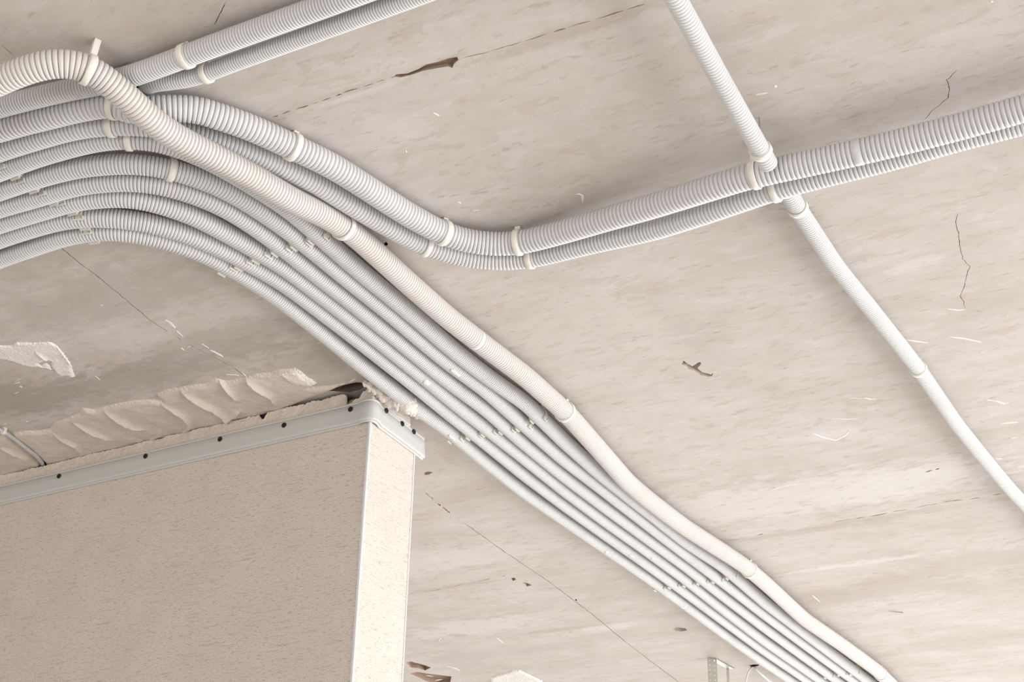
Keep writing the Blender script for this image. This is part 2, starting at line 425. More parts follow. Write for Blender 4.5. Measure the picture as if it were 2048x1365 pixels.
def heightfield(name, outline_px, cell, mat, thick, edge, ridges=(), holes=(), rough=0.0006, jag=0.002, jscale=220, trench=(), streak=None, seed=1.0):
    out = np.array(poly(outline_px))
    d = np.array([math.cos(GRID), math.sin(GRID)]); e = np.array([-d[1], d[0]])
    uv = np.stack([out @ d, out @ e], 1); lo = uv.min(0) - cell * 4; hi = uv.max(0) + cell * 4
    nu, nv = int((hi[0] - lo[0]) / cell) + 1, int((hi[1] - lo[1]) / cell) + 1
    U, V = np.meshgrid(lo[0] + np.arange(nu) * cell, lo[1] + np.arange(nv) * cell, indexing='ij')
    P = U.ravel()[:, None] * d + V.ravel()[:, None] * e
    dist, _, _ = seg_dist(P, np.vstack([out, out[:1]]))
    sd = np.where(inside(P, out), dist, -dist)
    for hpx in holes:
        hp = np.array(poly(hpx)); hd, _, _ = seg_dist(P, np.vstack([hp, hp[:1]]))
        sd = np.minimum(sd, np.where(inside(P, hp), -hd, hd))
    near = np.abs(sd) < jag * 4
    jj = np.zeros(len(P)); jj[near] = fbm(P[near], jscale, seed, 3)
    if streak is not None:
        # brush hairs along a direction
        a = streak; Q = np.stack([P @ np.array([math.cos(a), math.sin(a)]) * 0.12, P @ np.array([-math.sin(a), math.cos(a)])], 1)
        jj[near] += 0.8 * fbm(Q[near], jscale * 1.6, seed + 4, 2)
    sd = sd + jj * jag
    big = sd > -0.004
    n = np.zeros(len(P)); n[big] = fbm(P[big], 28, seed + 9, 3)
    n2 = np.zeros(len(P)); n2[big] = fbm(P[big], 260, seed + 2, 2)
    t = np.clip(sd / edge, -1, 1)
    h = np.where(t > 0, thick * (1 - (1 - t) ** 2), t * 0.004)
    h = np.maximum(h, -0.0025)
    h = h + np.where(t > 0.05, np.minimum(1, t) * (n * thick * 0.35 + n2 * rough), 0)
    for rp, hh, wd in ridges:
        line = np.array(poly(rp)); k = np.where(sd > 0)[0]
        ds, s, par = seg_dist(P[k], line); wd = wd * 0.55
        env = np.sin(np.pi * np.clip(par, 0.02, 0.98)) ** 0.5
        prof = np.where(s > 0, np.exp(-(ds / wd) ** 2), np.exp(-(ds / (wd * 3.2)) ** 1.2))
        prof = prof * (1 + 0.15 * fbm(P[k], 90, seed + 5, 2))
        h[k] += hh * 1.5 * env * prof
    for tp, dd, wd in trench:
        ds, s, par = seg_dist(P, np.array(poly(tp)))
        h = np.where(ds < wd * 3, h - dd * np.exp(-(ds / wd) ** 2), h)
    Vt = np.concatenate([P, (CZ - h)[:, None]], 1)
    idx = np.arange(nu * nv).reshape(nu, nv)
    q = np.stack([idx[:-1, :-1], idx[:-1, 1:], idx[1:, 1:], idx[1:, :-1]], -1).reshape(-1, 4)
    q = q[(h[q] > 0).any(1) & (h[q] > -0.003).all(1)]
    used = np.unique(q); mp = -np.ones(len(P), int); mp[used] = np.arange(len(used))
    return mesh_np(name, Vt[used], mp[q], mat, None, True)

band_top = [(-60, 905), (-30, 885), (0, 872), (27, 866), (50, 862), (82, 861), (100, 857), (112, 844), (132, 837), (158, 826), (165, 816), (190, 819), (225, 809), (270, 801), (300, 799), (322, 801), (312, 788), (332, 780), (385, 770), (410, 767), (430, 756), (452, 762), (490, 755), (510, 748), (540, 745), (556, 739), (590, 737), (612, 752), (632, 766), (616, 774), (657, 772), (686, 767)]
band_low = [(672, 776), (645, 787), (615, 797), (570, 818), (500, 836), (400, 861), (310, 883), (225, 903), (165, 918), (90, 936), (0, 958), (-60, 973)]
cable_px = [(-160, 795), (-30, 848), (0, 860), (9, 865), (31, 880), (51, 896), (72, 912), (84, 925), (89, 936)]
band = heightfield('plaster_band', band_top + band_low, 0.0010, M_BAND, 0.0042, 0.010,
    ridges=[([(112, 867), (127, 876), (150, 886), (160, 897), (162, 907)], 0.0045, 0.0022),
            ([(147, 842), (185, 859), (207, 867), (227, 876)], 0.0050, 0.0022),
            ([(212, 821), (240, 836), (265, 849), (292, 855)], 0.0050, 0.0024),
            ([(325, 805), (347, 815), (367, 826), (376, 837), (375, 852), (367, 860)], 0.0055, 0.0022),
            ([(365, 780), (390, 795), (425, 810), (445, 825), (457, 840)], 0.0062, 0.0026),
            ([(437, 757), (457, 775), (475, 797)], 0.0045, 0.0022),
            ([(482, 747), (512, 770), (540, 787), (550, 805)], 0.0050, 0.0024),
            ([(320, 857), (315, 867), (295, 881)], 0.0030, 0.0024),
            ([(0, 890), (30, 902), (60, 915)], 0.0045, 0.0030),
            ([(445, 838), (470, 825), (480, 815)], 0.004, 0.004)],
    trench=[(cable_px, 0.014, 0.0052)], jag=0.0013, jscale=260, streak=math.radians(62), rough=0.0003, seed=2.0)
tag(band, 'beige trowelled plaster smeared in ridges along the ceiling above the grey trim', 'plaster')

patch = heightfield('plaster_patch', [(-60, 694), (0, 691), (21, 691), (35, 685), (69, 686), (102, 684), (113, 691), (134, 717), (143, 733), (150, 753), (144, 755), (134, 751), (122, 752), (113, 747), (97, 738), (77, 734), (64, 734), (47, 731), (26, 723), (0, 717), (-60, 708)],
    0.0008, M_WHITE, 0.0022, 0.005,
    ridges=[([(113, 691), (134, 717), (143, 733)], 0.0026, 0.0022), ([(72, 702), (85, 712), (98, 722)], 0.0020, 0.0018), ([(-20, 691), (35, 687), (95, 685)], 0.0014, 0.002)],
    holes=[[(75, 727), (88, 723), (97, 720), (102, 724), (103, 733), (111, 745), (116, 752), (108, 745), (99, 732), (93, 726), (82, 731)]],
    jag=0.0012, jscale=300, rough=0.0004, streak=math.radians(75), seed=5.0)
tag(patch, 'white plaster patch with brushed lower edge on the ceiling, at the left frame edge', 'plaster')

patch3 = heightfield('plaster_patch', [(550, 744), (570, 740), (590, 737), (602, 743), (613, 752), (622, 758), (633, 766), (618, 771), (600, 768), (585, 766), (572, 757), (560, 750)],
    0.0008, M_PINK, 0.0058, 0.008, jag=0.0022, jscale=300, streak=math.radians(62), seed=15.0)
tag(patch3, 'whiter brushed plaster dab on the right tip of the beige plaster band', 'plaster')
patch2 = heightfield('plaster_patch', [(978, 1356), (1005, 1348), (1025, 1341), (1040, 1341), (1060, 1351), (1084, 1362), (1095, 1390), (1020, 1392), (985, 1372)],
    0.0012, M_WHITE, 0.0025, 0.008, jag=0.003, jscale=160, seed=8.0)
tag(patch2, 'bright white plaster smear on the ceiling at the bottom frame edge', 'plaster')

# small raised flecks of plaster and paint
def fleck(px, w, mat=M_WHITE, h=0.0008):
    P = np.array([on_ceiling(*q) for q in px]); n = 12
    d = np.r_[0, np.cumsum(np.linalg.norm(np.diff(P, axis=0), axis=1))]
    s = np.linspace(0, d[-1], n); C = np.stack([np.interp(s, d, P[:, k]) for k in range(3)], 1)
    t = np.gradient(C, axis=0); t /= np.linalg.norm(t, axis=1)[:, None] + 1e-12
    nn = np.stack([-t[:, 1], t[:, 0], t[:, 2] * 0], 1)
    vs, fs = [], []
    for i in range(n):
        u = (i + 0.25) / (n - 0.5); ww = w * 0.5 * math.sin(math.pi * min(0.99, u)) ** 0.6 * random.uniform(0.7, 1.25)
        for k in (-1, -0.5, 0, 0.5, 1):
            vs.append(C[i] + nn[i] * ww * k + np.array([0, 0, 0.0002 - h * (1 - k * k)]))
    for i in range(n - 1):
        for k in range(4): fs.append([i * 5 + k, i * 5 + k + 1, i * 5 + k + 6, i * 5 + k + 5])
    return mesh_np('plaster_fleck', np.array(vs), np.array(fs), mat, ceiling, True)

for px, w in [
    ([(1151, 389), (1158, 388), (1164, 391), (1165, 398), (1164, 405)], 0.0042), ([(915, 404), (922, 407)], 0.0040), ([(946, 422), (960, 420)], 0.0022),
    ([(811, 301), (813, 305)], 0.0022), ([(330, 640), (340, 646), (350, 657)], 0.0075), ([(352, 661), (366, 674)], 0.0020), ([(404, 688), (418, 697)], 0.0016),
    ([(420, 700), (435, 708), (446, 714)], 0.0060), ([(362, 696), (368, 701)], 0.0030), ([(375, 695), (382, 693)], 0.0022), ([(452, 749), (478, 751)], 0.0024),
    ([(483, 745), (500, 760)], 0.0022),
    ([(1726, 796), (1742, 799), (1753, 798)], 0.0050), ([(1700, 797), (1726, 797)], 0.0022), ([(1812, 680), (1835, 684), (1856, 686)], 0.0040), ([(1895, 618), (1915, 621), (1934, 619)], 0.0035),
    ([(1900, 674), (1930, 678), (1962, 685)], 0.0040), ([(1958, 706), (1970, 703)], 0.0030), ([(1990, 802), (2008, 808), (2022, 804)], 0.0060), ([(1972, 800), (1990, 803)], 0.003),
    ([(1536, 981), (1570, 972), (1608, 967)], 0.0052), ([(1665, 838), (1690, 839), (1716, 838)], 0.0035), ([(1625, 867), (1650, 877), (1672, 881), (1690, 872), (1698, 862)], 0.0055),
    ([(2000, 848), (2020, 846), (2036, 845)], 0.0060), ([(2020, 878), (2035, 874)], 0.0055), ([(2016, 890), (2024, 886)], 0.003), ([(1990, 918), (2004, 918)], 0.004),
    ([(1624, 1191), (1634, 1200), (1640, 1205)], 0.0040), ([(893, 1334), (905, 1336), (920, 1342)], 0.0080), ([(1020, 1205), (1032, 1206)], 0.0030), ([(980, 1211), (992, 1212)], 0.002),
    ([(876, 1286), (881, 1276)], 0.003), ([(993, 1276), (1007, 1288)], 0.003), ([(30, 764), (44, 756)], 0.0022), ([(27, 768), (41, 765)], 0.0026), ([(40, 772), (44, 776)], 0.0055), ([(28, 788), (38, 784)], 0.0020),
    ([(190, 752), (200, 760)], 0.0015), ([(1548, 171), (1553, 175)], 0.004), ([(1980, 3), (1986, 4)], 0.003), ([(866, 225), (878, 232)], 0.004), ([(1510, 190), (1535, 186)], 0.004),
    ([(870, 1362), (885, 1360)], 0.008), ([(852, 1352), (866, 1354)], 0.005), ([(698, 765), (712, 758)], 0.0035), ([(671, 773), (690, 767)], 0.003), ([(200, 610), (206, 611)], 0.0012),
    ([(52, 843), (56, 844)], 0.002), ([(8, 849), (13, 848)], 0.002), ([(1210, 1108), (1216, 1112)], 0.003)]:
    fleck(px, w)

# ------------------------------------------------------------------ conduits
def curve3(pts3, step=0.002, sigma=0.018):
    P = np.array(pts3); d = np.r_[0, np.cumsum(np.linalg.norm(np.diff(P, axis=0), axis=1))]
    n = int(d[-1] / step) + 1; s = np.linspace(0, d[-1], n)
    C = np.stack([np.interp(s, d, P[:, k]) for k in range(3)], 1)
    k = int(3 * sigma / step); ker = np.exp(-0.5 * (np.arange(-k, k + 1) * step / sigma) ** 2); ker /= ker.sum()
    a = C[0] - (C[min(k, n - 1)] - C[0]) / min(k, n - 1) * np.arange(k, 0, -1)[:, None]
    b = C[-1] + (C[-1] - C[-1 - min(k, n - 1)]) / min(k, n - 1) * np.arange(1, k + 1)[:, None]
    E = np.vstack([a, C, b])
    C = np.stack([np.convolve(E[:, q], ker, 'valid') for q in range(3)], 1)
    d = np.r_[0, np.cumsum(np.linalg.norm(np.diff(C, axis=0), axis=1))]
    return C, d

class Pipe: pass
PIPES = {}

def pipe(key, px, dia, pitch, mat, label, mode='low', drop=None, cuffs=(), sigma=0.018, seam=None, group='grey corrugated conduits on the ceiling'):
    r = dia / 2; base = r + 0.004
    P = np.array([q[:2] for q in px], float)
    dr = np.full(len(P), base)
    if drop:
        xs = [q[0] for q in drop]; dr = np.interp(P[:, 0], xs, [q[1] for q in drop])
    for i, q in enumerate(px):
        if len(q) > 2: dr[i] = q[2]
    if mode == 'low':
        t = np.gradient(P, axis=0); t /= np.linalg.norm(t, axis=1)[:, None]
        nn = np.stack([t[:, 1], -t[:, 0]], 1)
        nn[nn[:, 1] > 0] *= -1
        C = []
        for i in range(len(P)):
            w = on_ceiling(*P[i], dr[i]); _, z = project(w)
            C.append(P[i] + nn[i] * (F * r / z))
        P = np.array(C)
    W = [on_ceiling(P[i][0], P[i][1], dr[i]) for i in range(len(P))]
    C, d = curve3(W, sigma=sigma)
    # carry the run on beyond the frame, level along the ceiling
    def ext(a, b, L):
        t = (a - b) * np.array([1, 1, 0.0]); t /= np.linalg.norm(t); n = int(L / 0.002)
        return a + t * (np.arange(1, n + 1) * 0.002)[:, None]
    if key not in ('T2', 'R'): C = np.vstack([ext(C[0], C[25], 0.7)[::-1], C])
    if key != 'R1': C = np.vstack([C, ext(C[-1], C[-26], 1.1)])
    o = Pipe(); o.C, o.r, o.key = C, r, key
    o.dia, o.pitch, o.mat, o.label, o.cuffs, o.seam, o.group = dia, pitch, mat, label, cuffs, seam, group
    PIPES[key] = o

def relax(iters=160, gap=0.0012):
    ks = list(PIPES)
    for it in range(iters):
        push = {k: np.zeros_like(PIPES[k].C) for k in ks}; moved = 0
        for i, a in enumerate(ks):
            for b in ks[i + 1:]:
                A, B = PIPES[a], PIPES[b]
                ca, cb = A.C[::4], B.C[::4]
                dd = np.linalg.norm(ca[:, None] - cb[None], axis=2)
                need = A.r * (1.02 if A.seam else 1) + B.r * (1.02 if B.seam else 1) + gap
                if a in FIXED and b in FIXED: continue
                if dd.min() >= need: continue
                j = dd.argmin(1); m_ = dd[np.arange(len(ca)), j]
                for p in np.where(m_ < need)[0]:
                    v = ca[p] - cb[j[p]]; n = np.linalg.norm(v)
                    v = v / n if n > 1e-6 else np.array([0, 0, 1.0])
                    q = (need - m_[p]) * 0.5 * v
                    moved = max(moved, need - m_[p])
                    push[a][p * 4] += q; push[b][j[p] * 4] -= q
        if moved < 0.0003: break
        for k in ks:
            if not push[k].any(): continue
            P = push[k]; w = (np.abs(P).sum(1) > 0).astype(float)
            ker = np.exp(-0.5 * (np.arange(-24, 25) / 8.0) ** 2)
            W = np.convolve(w, ker, 'same') + 0.35
            sm = np.stack([np.convolve(P[:, q], ker, 'same') for q in range(3)], 1) / W[:, None]
            PIPES[k].C = PIPES[k].C + sm
            if k != 'T2': PIPES[k].C[:, 2] = np.minimum(PIPES[k].C[:, 2], CZ - PIPES[k].r - 0.0008)

FIXED = ()

def build_pipe(o):
    C, r, dia, pitch, mat, label, cuffs, seam, group = o.C, o.r, o.dia, o.pitch, o.mat, o.label, o.cuffs, o.seam, o.group
    d = np.r_[0, np.cumsum(np.linalg.norm(np.diff(C, axis=0), axis=1))]; o.d = d
    o.px = np.array([project(c)[0] for c in C])
    # rib profile, one pitch long
    g = 0.070 * dia + 0.0006
    prof = [(0.00, r - g), (0.12, r - g), (0.17, r - 0.30 * g), (0.30, r - 0.04 * g), (0.56, r), (0.82, r - 0.04 * g), (0.95, r - 0.30 * g)]
    cuff_s = [o.d[np.argmin(np.linalg.norm(o.px - np.array(c), axis=1))] for c in cuffs]
    S, RR = [], []
    s = 0.0
    seam_s = None
    if seam: seam_s = o.d[np.argmin(np.linalg.norm(o.px - np.array(seam), axis=1))]
    while s < d[-1]:
        k = 1.0 if seam_s is None else (0.955 + 0.075 * min(1.0, max(0.0, s - 0.7) / (d[-1] - 1.8))) * (1.025 if s < seam_s else 1.0)
        cf = [c for c in cuff_s if s <= c < s + pitch]
        if cf:
            L = pitch * 2.2
            for u, rr in ((0, r - g), (0.06, r - g), (0.10, r - 0.2 * g), (0.16, r), (0.9, r), (0.97, r - 0.3 * g)):
                S.append(s + u * L); RR.append(rr * k)
            s += L; cuff_s = [c for c in cuff_s if c not in cf]
            continue
        for u, rr in prof:
            S.append(s + u * pitch); RR.append(rr * k)
        s += pitch
    S = np.array(S); RR = np.array(RR); ok = S <= d[-1]; S, RR = S[ok], RR[ok]
    # hollow ends: turn the wall inwards
    S = np.r_[S[0] + 0.03, S[0], S, S[-1], S[-1] - 0.03]; RR = np.r_[r * 0.8, r * 0.8, RR, r * 0.8, r * 0.8]
    Q = np.stack([np.interp(S, d, C[:, q]) for q in range(3)], 1)
    T = np.gradient(C, axis=0); T /= np.linalg.norm(T, axis=1)[:, None]
    TT = np.stack([np.interp(S, d, T[:, q]) for q in range(3)], 1); TT /= np.linalg.norm(TT, axis=1)[:, None]
    Zv = np.array([0, 0, 1.0]); A = np.cross(TT, Zv)
    bad = np.linalg.norm(A, axis=1) < 1e-3; A[bad] = (1, 0, 0)
    A /= np.linalg.norm(A, axis=1)[:, None]; B = np.cross(A, TT)
    nseg = 22; th = np.arange(nseg) / nseg * 2 * math.pi
    V = Q[:, None, :] + RR[:, None, None] * (np.cos(th)[None, :, None] * A[:, None, :] + np.sin(th)[None, :, None] * B[:, None, :])
    V = V.reshape(-1, 3); nr = len(S)
    i0 = np.arange(nr - 1)[:, None] * nseg + np.arange(nseg)[None, :]
    i1 = np.arange(nr - 1)[:, None] * nseg + (np.arange(nseg)[None, :] + 1) % nseg
    Fq = np.stack([i0, i0 + nseg, i1 + nseg, i1], -1).reshape(-1, 4)
    ob = mesh_np('corrugated_conduit', V, Fq, mat, None, True)
    tag(ob, label, 'conduit', group)
    o.obj = ob
    return o

D = 0.0233
# the two conduits off the top edge
pipe('T1', [(-60, 235), (0, 218), (70, 200), (135, 182.5), (202, 168.5), (266, 152), (354, 119.5), (400, 101.5), (512, 61), (615, 24), (740, -22), (820, -52)], 0.0228, 0.0034, M_PIPE,
     'grey corrugated conduit rising from under the thick bend to the top edge', mode='mid')
pipe('T2', [(288, 189, -0.030), (291, 187, -0.008), (297, 183, 0.008), (306, 177, 0.0125), (330, 172, 0.013), (360, 163.5), (410, 148), (475, 123), (550, 96), (650, 60), (755, 22), (862, -17), (940, -46)], 0.0180, 0.0030, M_PIPE,
     'slimmer grey corrugated conduit coming out of a dark ceiling hole towards the top edge', mode='mid', sigma=0.006)
# the S-shaped pair
dropC1 = [(-60, 0.0185), (900, 0.0185), (1120, 0.021), (1300, 0.031), (1450, 0.0395), (2200, 0.0395)]
pipe('C1', [(-60, 304), (0, 282), (80, 259.5), (160, 242), (212, 235), (280, 231), (340, 234), (384, 245.5), (419, 256), (482, 275.5), (570, 316), (650, 353), (720, 397), (800, 449), (872, 488), (925, 506.5), (1000, 514.5), (1040, 511.5), (1125, 490), (1225, 461), (1300, 441), (1425, 403), (1505, 378), (1600, 358), (1725, 331), (1812, 310), (1911, 285), (2048, 247), (2130, 223)], 0.0285, 0.0050, M_PIPE,
     'thick grey corrugated conduit, upper of the S-shaped pair running to the right edge', drop=dropC1, cuffs=[(1712, 312)])
dropC2 = [(-60, 0.016), (900, 0.016), (1120, 0.018), (1300, 0.027), (1450, 0.0355), (2200, 0.0355)]
pipe('C2', [(-60, 346), (0, 325), (80, 300), (160, 277.5), (212, 272), (260, 271), (300, 274), (360, 284), (430, 303), (500, 332), (600, 384), (710, 441), (775, 476), (830, 507.5), (912, 533), (975, 541), (1025, 541.5), (1070, 537), (1175, 511), (1312, 482), (1425, 446.5), (1550, 404), (1612, 385.5), (1725, 358), (1812, 336), (1911, 306), (2048, 272), (2130, 250)], 0.0240, 0.0046, M_PIPE,
     'grey corrugated conduit, lower of the S-shaped pair running to the right edge', drop=dropC2)
# six slim conduits of the long bundle
slim = 'slim grey conduit of the diagonal bundle, %s'
pipe('f', [(-60, 388), (0, 365), (80, 334.6), (160, 312), (205, 301.5), (250, 297.5), (300, 300.5), (320, 305), (380, 325), (440, 355), (500, 391), (560, 429), (600, 462), (640, 498), (720, 568.5), (800, 632), (880, 701.5), (960, 763.5), (1040, 818), (1120, 896), (1200, 966.5), (1280, 1028), (1360, 1092), (1440, 1144), (1520, 1213), (1600, 1273.5), (1680, 1333), (1760, 1392)], D, 0.0040, M_PIPE, slim % 'next to the thick warm one')
pipe('a', [(-60, 425), (0, 403.5), (80, 376.5), (160, 355.5), (240, 348.5), (280, 349), (320, 355), (380, 372), (440, 395.5), (500, 431), (560, 472), (640, 536), (720, 599.5), (800, 665), (880, 733), (960, 791), (1040, 862), (1120, 931), (1200, 991), (1280, 1053.5), (1360, 1114.5), (1440, 1174.5), (1520, 1236), (1600, 1295), (1680, 1353), (1760, 1410)], D, 0.0040, M_PIPE, slim % 'second from the thick warm one')
pipe('b', [(-60, 459), (0, 437), (80, 415), (160, 390.5), (240, 382.5), (280, 384), (320, 390), (380, 407), (440, 432.5), (500, 470), (560, 514), (640, 580.5), (720, 644), (800, 707.5), (880, 769.5), (960, 828), (1040, 898), (1120, 963), (1200, 1023), (1280, 1081.5), (1360, 1139), (1440, 1201.5), (1520, 1262), (1600, 1320), (1680, 1377), (1760, 1432)], D, 0.0040, M_PIPE, slim % 'third from the thick warm one')
pipe('c', [(-60, 492), (0, 469.5), (80, 445), (160, 420.5), (240, 414), (280, 418), (320, 430), (380, 449.5), (440, 481.5), (500, 515), (560, 549.5), (640, 607), (720, 670), (800, 738), (880, 802), (960, 864.5), (1040, 927), (1120, 991), (1200, 1050.5), (1280, 1107), (1360, 1165), (1440, 1228), (1520, 1288.5), (1600, 1344), (1680, 1399), (1760, 1453)], D, 0.0040, M_PIPE, slim % 'third from its lower left side')
pipe('d', [(-60, 522), (0, 497), (80, 472), (130, 459), (160, 456), (200, 455), (240, 457.5), (280, 463), (320, 472), (380, 490.5), (440, 517), (500, 548), (560, 582), (640, 642), (720, 701), (800, 763), (880, 831), (960, 895), (1040, 960), (1120, 1020), (1200, 1077), (1280, 1133), (1360, 1190.5), (1440, 1249.5), (1520, 1308), (1600, 1362), (1680, 1416), (1760, 1469)], D, 0.0040, M_PIPE, slim % 'second from its lower left side')
pipe('e', [(-60, 562), (0, 538), (80, 510.5), (130, 493.5), (160, 486.5), (200, 481.5), (240, 482), (280, 488.5), (320, 498), (380, 516), (440, 544.5), (500, 580), (560, 620.5), (640, 683.5), (720, 749.5), (800, 810.5), (880, 866), (960, 933), (1040, 996), (1120, 1050.5), (1200, 1105), (1280, 1159), (1360, 1216), (1440, 1275.5), (1520, 1331), (1600, 1384), (1680, 1437), (1760, 1489)], D, 0.0040, M_PIPE, slim % 'lowest one, touching the wall corner plaster', cuffs=[(1365, 1203)])
# the thick warm conduit that crosses over the others
pipe('B', [(-70, 226), (0, 194), (40, 176), (80, 160.5), (120, 152), (140, 152.5), (160, 158.5), (179, 168.5), (208, 194), (237, 221), (259, 239), (281, 257), (303, 275), (320, 288), (380, 320.5), (440, 349.5), (500, 378), (560, 407), (640, 449), (690, 485), (720, 511), (800, 583), (880, 652), (960, 712), (1040, 771), (1120, 841), (1200, 930), (1240, 975), (1280, 1010), (1360, 1069), (1440, 1119), (1480, 1145), (1520, 1178), (1600, 1250), (1680, 1304), (1743, 1349), (1800, 1402), (1860, 1462)], 0.0288, 0.0046, M_PIPEW,
     'thick warm-white corrugated conduit looping over all the others at the left', drop=[(-70, 0.058), (60, 0.045), (150, 0.034), (180, 0.036), (225, 0.047), (300, 0.0505), (430, 0.048), (560, 0.034), (690, 0.0195), (2000, 0.0195)], cuffs=[(940, 690)], seam=(1453, 1098))
# the lone conduit that passes behind the pair
pipe('R1', [(1313, -70), (1353, 0), (1435.5, 150), (1519, 297), (1533, 322), (1537, 329)], 0.0202, 0.0042, M_PIPEL,
     'lone pale conduit from the top edge, its open end resting against the S-shaped pair', mode='mid', drop=[(1300, 0.030), (1450, 0.036), (1545, 0.047)])
pipe('R', [(1562, 364), (1578, 388), (1592, 412), (1617, 450), (1671, 532), (1747, 625), (1836, 737), (1914, 850), (1975, 925), (2017, 975), (2048, 1008), (2100, 1062)], 0.0208, 0.0042, M_PIPEL,
     'lone pale conduit slanting down the right side from under the S-shaped pair', mode='mid', drop=[(0, 0.0145), (3000, 0.0145)])

relax()
for _k in PIPES: build_pipe(PIPES[_k])

# ------------------------------------------------------------------ clips
def frame_at(key, px):
    p = PIPES[key]; i = int(np.argmin(np.linalg.norm(p.px - np.array(px, float), axis=1)))
    i = min(max(i, 3), len(p.C) - 4)
    T = p.C[i + 3] - p.C[i - 3]; T /= np.linalg.norm(T)
    A = np.cross(T, (0, 0, 1)); A /= np.linalg.norm(A); U = np.cross(A, T)
    return p.C[i], T, A, U, p.r

def arc_strap(bm, r, a0, a1, w, th, n=28, lip=None):
    """strap swept round the pipe; angle 0 = straight down, in local (along, side, up)"""
    rows = []
    for i in range(n + 1):
        a = a0 + (a1 - a0) * i / n
        s, c = math.sin(a), -math.cos(a)
        bev = w * 0.5 - 0.0004
        rows.append([bm.verts.new((x, s * q, c * q)) for x, q in ((-w / 2, r), (-w / 2, r + th - 0.0004), (-bev, r + th), (bev, r + th), (w / 2, r + th - 0.0004), (w / 2, r))])
    for a, b in zip(rows[:-1], rows[1:]):
        for k in range(6): bm.faces.new([a[k], a[(k + 1) % 6], b[(k + 1) % 6], b[k]])
    bm.faces.new(rows[0]); bm.faces.new(rows[-1][::-1])

def ring_clip(key, px, label, width=0.0068):
    C, T, A, U, r = frame_at(key, px)
    rot = Matrix((T, A, U)).transposed()
    drop = CZ - C[2]
    root = empty('conduit_clip', C, rot)
    tag(root, label, 'clip', 'cream strap clips round the conduits')
    bm = bmesh.new(); arc_strap(bm, r - 0.0003, math.radians(-158), math.radians(158), width, 0.0019)
    mesh_bm('strap', bm, M_CLIP, root, True)
    bm = bmesh.new()
    top = drop - 0.0004; lo = r * 0.80
    bm_box(bm, (0, 0, (top + lo) / 2), (width * 0.95 if key != 'R1' else 0.0016, (r * 0.7 if top - lo < 0.012 else r * 0.6) if key != 'R1' else 0.0016, top - lo))
    bmesh.ops.bevel(bm, geom=list(bm.edges), offset=0.0004, segments=1, affect='EDGES')
    mesh_bm('base', bm, M_STEEL if key == 'R1' else M_CLIP, root)
    return root

for key, px, lb in [
    ('B', (183, 128), 'cream strap clip on the thick loop, just before it dives over the others'),
    ('T1', (374, 112), 'cream strap clip on the upper conduit rising to the top edge'),
    ('T2', (412, 148), 'cream strap clip on the slimmer conduit rising to the top edge'),
    ('C1', (230, 210), 'cream strap clip under the thick loop, upper of three at the left crossing'),
    ('C2', (224, 252), 'cream strap clip below the thick loop, middle of three at the left crossing'),
    ('f', (257, 280), 'short cream strap clip above the dark gap, lowest of three at the left crossing'),
    ('a', (343, 335), 'cream strap clip on the slim conduit just below the dark gap at left'),
    ('C1', (588, 292), 'cream strap clip high on the S-shaped pair, where it heads down to the right'),
    ('C1', (886, 466), 'cream strap clip on the upper S conduit, left side of its trough'),
    ('C2', (851, 494), 'cream strap clip on the lower S conduit, left side of its trough'),
    ('C1', (1036, 486), 'cream strap clip on the upper S conduit, right side of its trough'),
    ('C2', (1061, 522), 'cream strap clip on the lower S conduit, right side of its trough'),
    ('C1', (1512, 352), 'cream strap clip on the upper S conduit, beside the crossing lone conduit'),
    ('C2', (1549, 383), 'cream strap clip on the lower S conduit, beside the crossing lone conduit'),
    ('R1', (1522, 302), 'cream strap clip at the lower end of the lone conduit above the crossing'),
    ('R', (1594, 416), 'cream strap clip on the lone conduit just below the crossing'),
    ('R', (1837, 738), 'cream strap clip halfway down the lone conduit at right'),
    ('B', (688, 452), 'cream strap clip on the thick warm conduit, upper end of the bundle'),
    ('B', (1131, 822), 'cream strap clip on the thick warm conduit, middle of the bundle'),
    ('B', (1504, 1133), 'cream strap clip on the thick warm conduit, after its lower kink'),
    ('B', (1770, 1340), 'cream strap clip on the thick warm conduit at the bottom frame edge')]:
    ring_clip(key, px, lb)

def cradle(key, px, label, master={}):
    C, T, A, U, r = frame_at(key, px)
    rot = Matrix((T, A, U)).transposed(); drop = CZ - C[2]
    root = empty('open_conduit_clip', C, rot)
    tag(root, label, 'clip', 'open cradle clips in rows across the bundle')
    if not master:
        bm = bmesh.new(); top = drop - 0.0003
        bm_box(bm, (0, 0, (top + r * 0.86) / 2), (0.012, 0.015, top - r * 0.86))
        bmesh.ops.bevel(bm, geom=list(bm.edges), offset=0.0004, segments=1, affect='EDGES')
        master['base'] = mesh_bm('base', bm, M_ROWC, root)
        for s in (-1, 1):
            bm = bmesh.new()
            a0, a1 = (math.radians(52), math.radians(165))
            arc_strap(bm, r + 0.0001, s * a0, s * a1, 0.0075, 0.0016, 14)
            ca, sa = -math.cos(a0), math.sin(a0) * s
            rr = r + 0.0016
            rt = Matrix.Rotation(s * (math.pi / 2 - a0) * -1.0, 3, 'X')
            bm_box(bm, (0, sa * rr, ca * rr), (0.0125, 0.0030, 0.0018), rt)
            bm_box(bm, (0.0054, sa * (rr + 0.0002), ca * rr + 0.0018), (0.0018, 0.0028, 0.0050), rt)
            bm_box(bm, (-0.0054, sa * (rr + 0.0002), ca * rr + 0.0018), (0.0018, 0.0028, 0.0050), rt)
            master[s] = mesh_bm('arm', bm, M_ROWC, root)
    else:
        for k in ('base', -1, 1):
            c = master[k].copy(); COL.objects.link(c); c.parent = root
    return root

